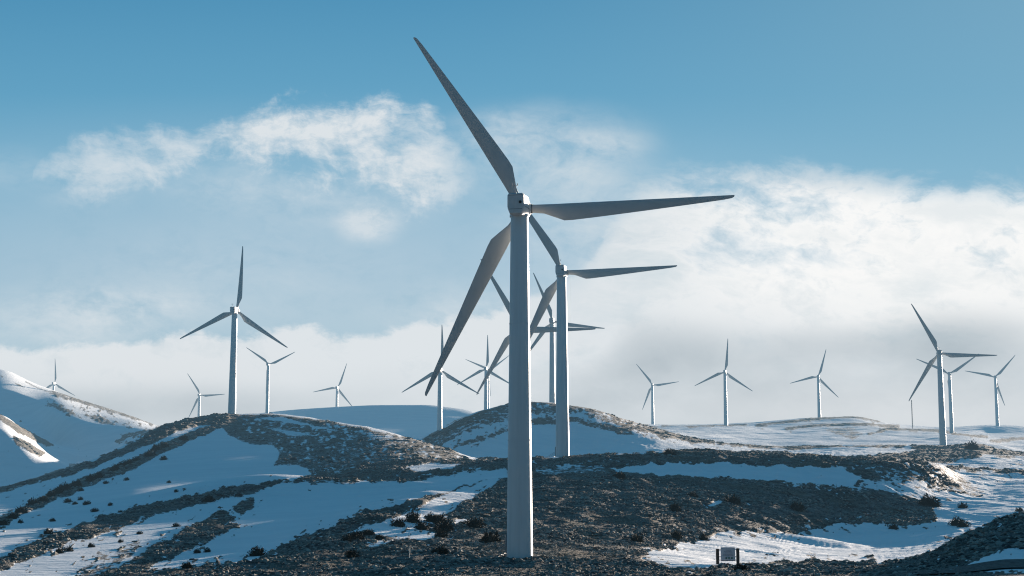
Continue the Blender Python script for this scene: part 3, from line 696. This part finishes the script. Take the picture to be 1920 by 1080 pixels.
def blade_mesh(KR=24.4/23.6):
    # root at origin, span along +Z, trailing edge bulges to +X seen from behind (from -Y)
    st = [(0.6, 1.0, 1.0, 16), (1.3, .98, .9, 16), (2.4, 1.15, .55, 15), (3.6, 1.65, .34, 13.5), (4.7, 2.10, .26, 12), (5.6, 2.08, .23, 10.5), (8, 1.86, .20, 7.5), (11, 1.58, .18, 5), (14, 1.30, .165, 3), (17, 1.02, .155, 1.8), (20, .74, .15, .9), (22.4, .50, .14, .3), (23.3, .36, .13, 0), (23.55, .22, .12, 0), (23.6, .10, .12, 0)]
    secs = []
    N_ = 24
    for z, ch, tr, tw in st:
        t = (z-.6)/23; ca, sa = math.cos(R(tw+2)), math.sin(R(tw+2)); P = []
        blend = min(1, max(0, (z-1.3)/3.4))
        for i in range(N_):
            th = 2*math.pi*i/N_
            xc = .5-.5*math.cos(th)                       # 0 leading .. 1 trailing
            yt = (.5*math.sin(th))*tr*( (1-blend)*1.0 + blend*(1.55*(1-xc)**.55*(xc+.02)**.15) )
            xle = -.50+(-.02*blend)
            x = xle*1.0+xc*ch if True else 0
            x = xc*ch-.48-(.07*t)
            y = yt*ch
            bend = -.45*t*t                                 # deflected towards the lee (camera) side
            xp = x*ca - y*sa; yp = x*sa + y*ca
            P.append((xp, -yp*1.0+bend, z*KR if z > 2 else z))
        secs.append(P)
    return bm_mesh('blade', sections(secs), M_BLADE, R(40))
BLADE = blade_mesh()
b = bmesh.new(); bmesh.ops.create_cone(b, cap_ends=True, segments=28, radius1=.56, radius2=.52, depth=.55, matrix=Matrix.Translation((0, 0, .85)))
COLLAR = bm_mesh('blade_root', b, M_DARK, R(40))
# entrance stair and door of a tower (built on the left hand flank)
b = bmesh.new(); box(b, (-1.44, -.1, 1.75), (.10, .85, 2.0)); bmesh.ops.bevel(b, geom=b.edges[:], offset=.03, affect='EDGES'); DOOR = bm_mesh('door', b, M_STEEL, R(40))
b = bmesh.new()
for i in range(5): box(b, (-1.85-.28*i, -.1, .72-.17*i), (.28, .9, .04))
for s_ in (-.55, .35):
    rod(b, (-1.6, s_, .65), (-3.05, s_, -.25), .035); rod(b, (-1.6, s_, 1.65), (-3.05, s_, .75), .025)
    for i in range(4): rod(b, (-1.65-.44*i, s_, .62-.27*i), (-1.65-.44*i, s_, 1.62-.27*i), .02)
STAIR = bm_mesh('stair', b, M_STEEL, R(40))

WIND = R(10)                      # rotors face away, turned a little to the right
def part(name, me, parent, loc=(0, 0, 0)):
    o = bpy.data.objects.new(name, me); C.objects.link(o); o.parent = parent; o.location = loc; return o
def turbine(label, hub_px, D, tip, group=None, detail=2, yaw=WIND):
    hx, hy = hub_px; H = at(hx, hy, D)
    root = bpy.data.objects.new('wind_turbine', None); C.objects.link(root)
    gz = ground_z(H.x, H.y); Hgt = min(max(H.z-gz, 32), 52)
    root.location = (H.x, H.y, H.z-Hgt); root.rotation_euler.z = -yaw
    tag(root, label, 'wind turbine', group)
    t = part('tower', TOWER, root); t.scale.z = (Hgt-1.0)/39.0
    if detail >= 2:
        t.scale.z = 1; t.location.z = Hgt-40.0
        t.name = 'tower'
        # the towers near the camera keep their true door and stair
        d = part('door', DOOR, t); s = part('stair', STAIR, t)
        d.rotation_euler.z = s.rotation_euler.z = R(-8)
    n = part('nacelle', NAC, root, (0, 0, Hgt)); n.rotation_euler.x = TILT
    if detail >= 1:
        part('panel_seam', SEAM, n); part('vent', VENT, n); part('wind_vane', ANEM, n)
    rot = Vector((0, OVER*math.cos(TILT), Hgt+OVER*math.sin(TILT)))
    sp_ = part('spinner', SPIN, root, rot); sp_.rotation_euler.x = TILT
    # rotor phase: the angle whose three tips best fit the surveyed ones
    Mz = Matrix.Rotation(-yaw, 4, 'Z'); best = None
    for q in range(480):
        an = q*2*math.pi/3/480; err = 0; P3 = []
        for i in range(3):
            M_ = Mz @ Matrix.Translation(rot) @ Matrix.Rotation(TILT, 4, 'X') @ Matrix.Rotation(an+i*2*math.pi/3, 4, 'Y')
            w_ = M_ @ Vector((-.45, -.45, RAD))+root.location; P3.append(pix(w_.x/w_.y, w_.z/w_.y))
        for tx, ty in tip: err += min((float(p[0])-tx)**2+(float(p[1])-ty)**2 for p in P3)
        if best is None or err < best[0]: best = (err, an, P3)
    if detail >= 1: print('TIPFIT', hub_px, round(best[0]**.5, 1), [(round(float(p[0])), round(float(p[1]))) for p in best[2]], 'H', round(Hgt, 1))
    for i in range(3):
        bl = part('blade', BLADE, root, rot)
        bl.rotation_euler = (Matrix.Rotation(TILT, 4, 'X') @ Matrix.Rotation(best[1]+i*2*math.pi/3, 4, 'Y')).to_euler()
        if detail >= 2: part('blade_root', COLLAR, bl)
    return root
G = 'white three bladed turbines on the ridges'
turbine('largest white turbine in the centre foreground, its base on dark heath', (974, 387), 197, [(1373, 369), (771, 68), (798, 742)], G)
turbine('second nearest turbine, standing just right of the main tower behind the dark crest', (1053, 509), 368, [(1269, 498)], G)
turbine('turbine hidden behind the main tower with only its blades showing on both sides', (968, 613), 536, [(895, 742), (901, 488), (1117, 619)], G, 1)
turbine('turbine on the round hilltop, seen between the two nearest towers', (1035, 602), 800, [(1133, 611), (1003, 508)], G, 1)
turbine('dark tall turbine on top of the heath hill at left, one blade straight up', (440, 582), 648, [(458, 457), (335, 638), (547, 655)], G, 1)
turbine('turbine behind the main lower blade tip, on the left flank of the round hill', (825, 694), 930, [(829, 605), (753, 735), (896, 735)], G, 1)
turbine('front one of the two overlapping turbines left of the main tower, blade straight up', (911, 691), 1260, [(914, 626)], G, 1)
turbine('rear one of two overlapping turbines left of the main tower, blades in a V', (915, 694), 1640, [(873, 674)], G, 0)
turbine('tallest turbine of the group at right, with one blade level to the right', (1761, 662), 750, [(1866, 665), (1711, 570), (1708, 750)], G, 1)
turbine('turbine close behind the tallest right one, two blades raised in a V', (1780, 701), 1200, [(1830, 669), (1718, 675)], G, 0)
turbine('rightmost turbine, on the far rounded snow hill', (1866, 707), 1420, [(1900, 670), (1813, 698), (1883, 760)], G, 0)
turbine('turbine right of centre beside the slope of the round hill, one blade down left', (1223, 722), 1600, [(1276, 718), (1197, 684), (1208, 774)], G, 0)
turbine('turbine on the pale plain right of centre with one blade straight up', (1359, 697), 1270, [(1365, 634), (1306, 724), (1412, 735)], G, 0)
turbine('turbine on the low snow hill between the plain turbine and the right group', (1534, 706), 1480, [(1548, 656), (1483, 718), (1572, 745)], G, 0)
turbine('smallest turbine left of the tall hilltop one, mostly sunk behind the ridge', (374, 741), 1650, [(423, 740), (357, 701), (360, 784)], G, 0)
turbine('turbine right of the tall hilltop one with two blades raised in a V', (503, 683), 1440, [(467, 654), (552, 659)], G, 0)
turbine('short looking turbine behind the smooth blue hill left of centre', (632, 727), 1640, [(652, 681), (596, 736), (660, 762)], G, 0)
turbine('leftmost turbine, its tower sunk behind the snowy mountain ridge', (101, 719), 1700, [(103, 675)], G, 0)

# ------------------------------------------------------------------ small things
M_WOOD = mat_paint('weathered_post', (.055, .045, .038), .8, .4)
M_PANEL = mat_paint('sign_panel_paint', (.42, .45, .50), .5, .3, False)
M_INK = mat_paint('sign_ink', (.12, .13, .18), .6, 0); M_GREEN = mat_paint('sign_green', (.04, .11, .09), .6, 0)
p0 = ground_hit(1364, 1060); s = p0.y/FPX
sg = bpy.data.objects.new('signboard', None); C.objects.link(sg); sg.location = (p0.x, p0.y, at(1364, 1062, p0.y).z)
tag(sg, 'grey information board between two dark posts on the lower snowfield', 'signboard')
zt = sg.location.z
def zpix(py): return at(1364, py, p0.y).z-zt
def xpix(px): return at(px, 1045, p0.y).x-p0.x
for px, pt, pb in ((1345.5, 1029, 1066), (1383.5, 1028, 1064)):
    b = bmesh.new(); box(b, (0, 0, (zpix(pt)+zpix(pb))/2-.15), (5.6*s, .30, zpix(pt)-zpix(pb)+.3)); bmesh.ops.bevel(b, geom=b.edges[:], offset=.03, affect='EDGES')
    part('post', bm_mesh('post', b, M_WOOD), sg, (xpix(px), 0, 0))
for py in (1031, 1044, 1050):
    b = bmesh.new(); box(b, (0, .08, 0), (34*s, .06, 1.3*s)); part('rail', bm_mesh('rail', b, M_WOOD), sg, (xpix(1364.5), 0, zpix(py)))
b = bmesh.new(); box(b, (0, -.02, 0), (26.5*s, .06, 25*s)); bmesh.ops.bevel(b, geom=b.edges[:], offset=.012, affect='EDGES')
pn = part('panel', bm_mesh('panel', b, M_PANEL), sg, (xpix(1365), 0, zpix(1039)))
b = bmesh.new()
random.seed(5)
for row, (y0, x0, x1) in enumerate(((7.2, -4, 5), (4.6, -7, 6), (2.2, -6, 7), (-.4, -9, 9), (-2.6, -8, 8))):
    x = x0
    while x < x1:
        wd = random.uniform(.8, 2.2); box(b, ((x+wd/2)*s, -.062, y0*s), (wd*s, .02, .75*s)); x += wd+.7
part('lettering', bm_mesh('lettering', b, M_INK), pn)
b = bmesh.new()
for x in (-3.2, 1.8, 7.0): box(b, (x*s, -.062, -7.2*s), (3.0*s, .02, 3.2*s))
part('pictograms', bm_mesh('pictograms', b, M_GREEN), pn)
b = bmesh.new(); box(b, (0, -.064, 0), (26.5*s, .02, 1.1*s)); part('bottom_edge', bm_mesh('bottom_edge', b, M_WOOD), pn, (0, 0, -12.2*s))

p = ground_hit(767, 1047); b = bmesh.new(); rod(b, (0, 0, -.3), (.03, 0, 1.15), .035); o = link('marker_stake', bm_mesh('marker_stake', b, mat_paint('stake_paint', (.6, .6, .55), .6, .2)), None, p)
tag(o, 'thin pale marker stake upright in the foreground heath', 'stake')
pm = at(1711, 800, 1380); b = bmesh.new(); h_ = at(1709, 750, 1380).z-pm.z
for k in range(3):
    an = k*2.094; rod(b, (.35*math.cos(an), .35*math.sin(an), -8), (.28*math.cos(an), .28*math.sin(an), h_), .14, 6)
for i in range(12):
    for k in range(3):
        a0, a1 = k*2.094, (k+1)*2.094; z0, z1 = h_*i/12, h_*(i+1)/12
        rod(b, (.33*math.cos(a0), .33*math.sin(a0), z0), (.33*math.cos(a1), .33*math.sin(a1), z1), .06, 5)
o = link('measuring_mast', bm_mesh('measuring_mast', b, mat_paint('rusty_mast', (.12, .09, .08), .7, .3)), None, pm)
tag(o, 'slender brown lattice mast left of the tallest right turbine', 'mast')

# track at the lower right
m, nt_ = new_mat('gravel_track'); n_ = noise(nt_, world_pos(nt_), 2.5, 6, .7)
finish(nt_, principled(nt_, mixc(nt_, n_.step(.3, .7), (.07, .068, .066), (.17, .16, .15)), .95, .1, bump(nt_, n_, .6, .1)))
P_ = []
for px in np.linspace(1560, 2300, 60):
    top = np.interp(px, [1560, 1640, 1720, 1800, 1920, 2300], [1086, 1080, 1074, 1072, 1074, 1078]); a, e = ae(px, top)
    yf = np.interp(px, [1560, 1640, 1760, 2300], [150, 145, 141, 140]); P_.append((float(a), float(yf)))
v, f = [], []
for i, (a, yf) in enumerate(P_):
    for j in range(8):
        y = yf-j*.8; x = a*y; v.append((x, y, ground_z(x, y)+.12))
for i in range(len(P_)-1):
    for j in range(7): q = i*8+j; f.append((q, q+8, q+9, q+1))
tag(link('track', np_mesh('track', np.array(v), np.array(f), m, True)), 'grey gravel track at the lower right', kind='structure')
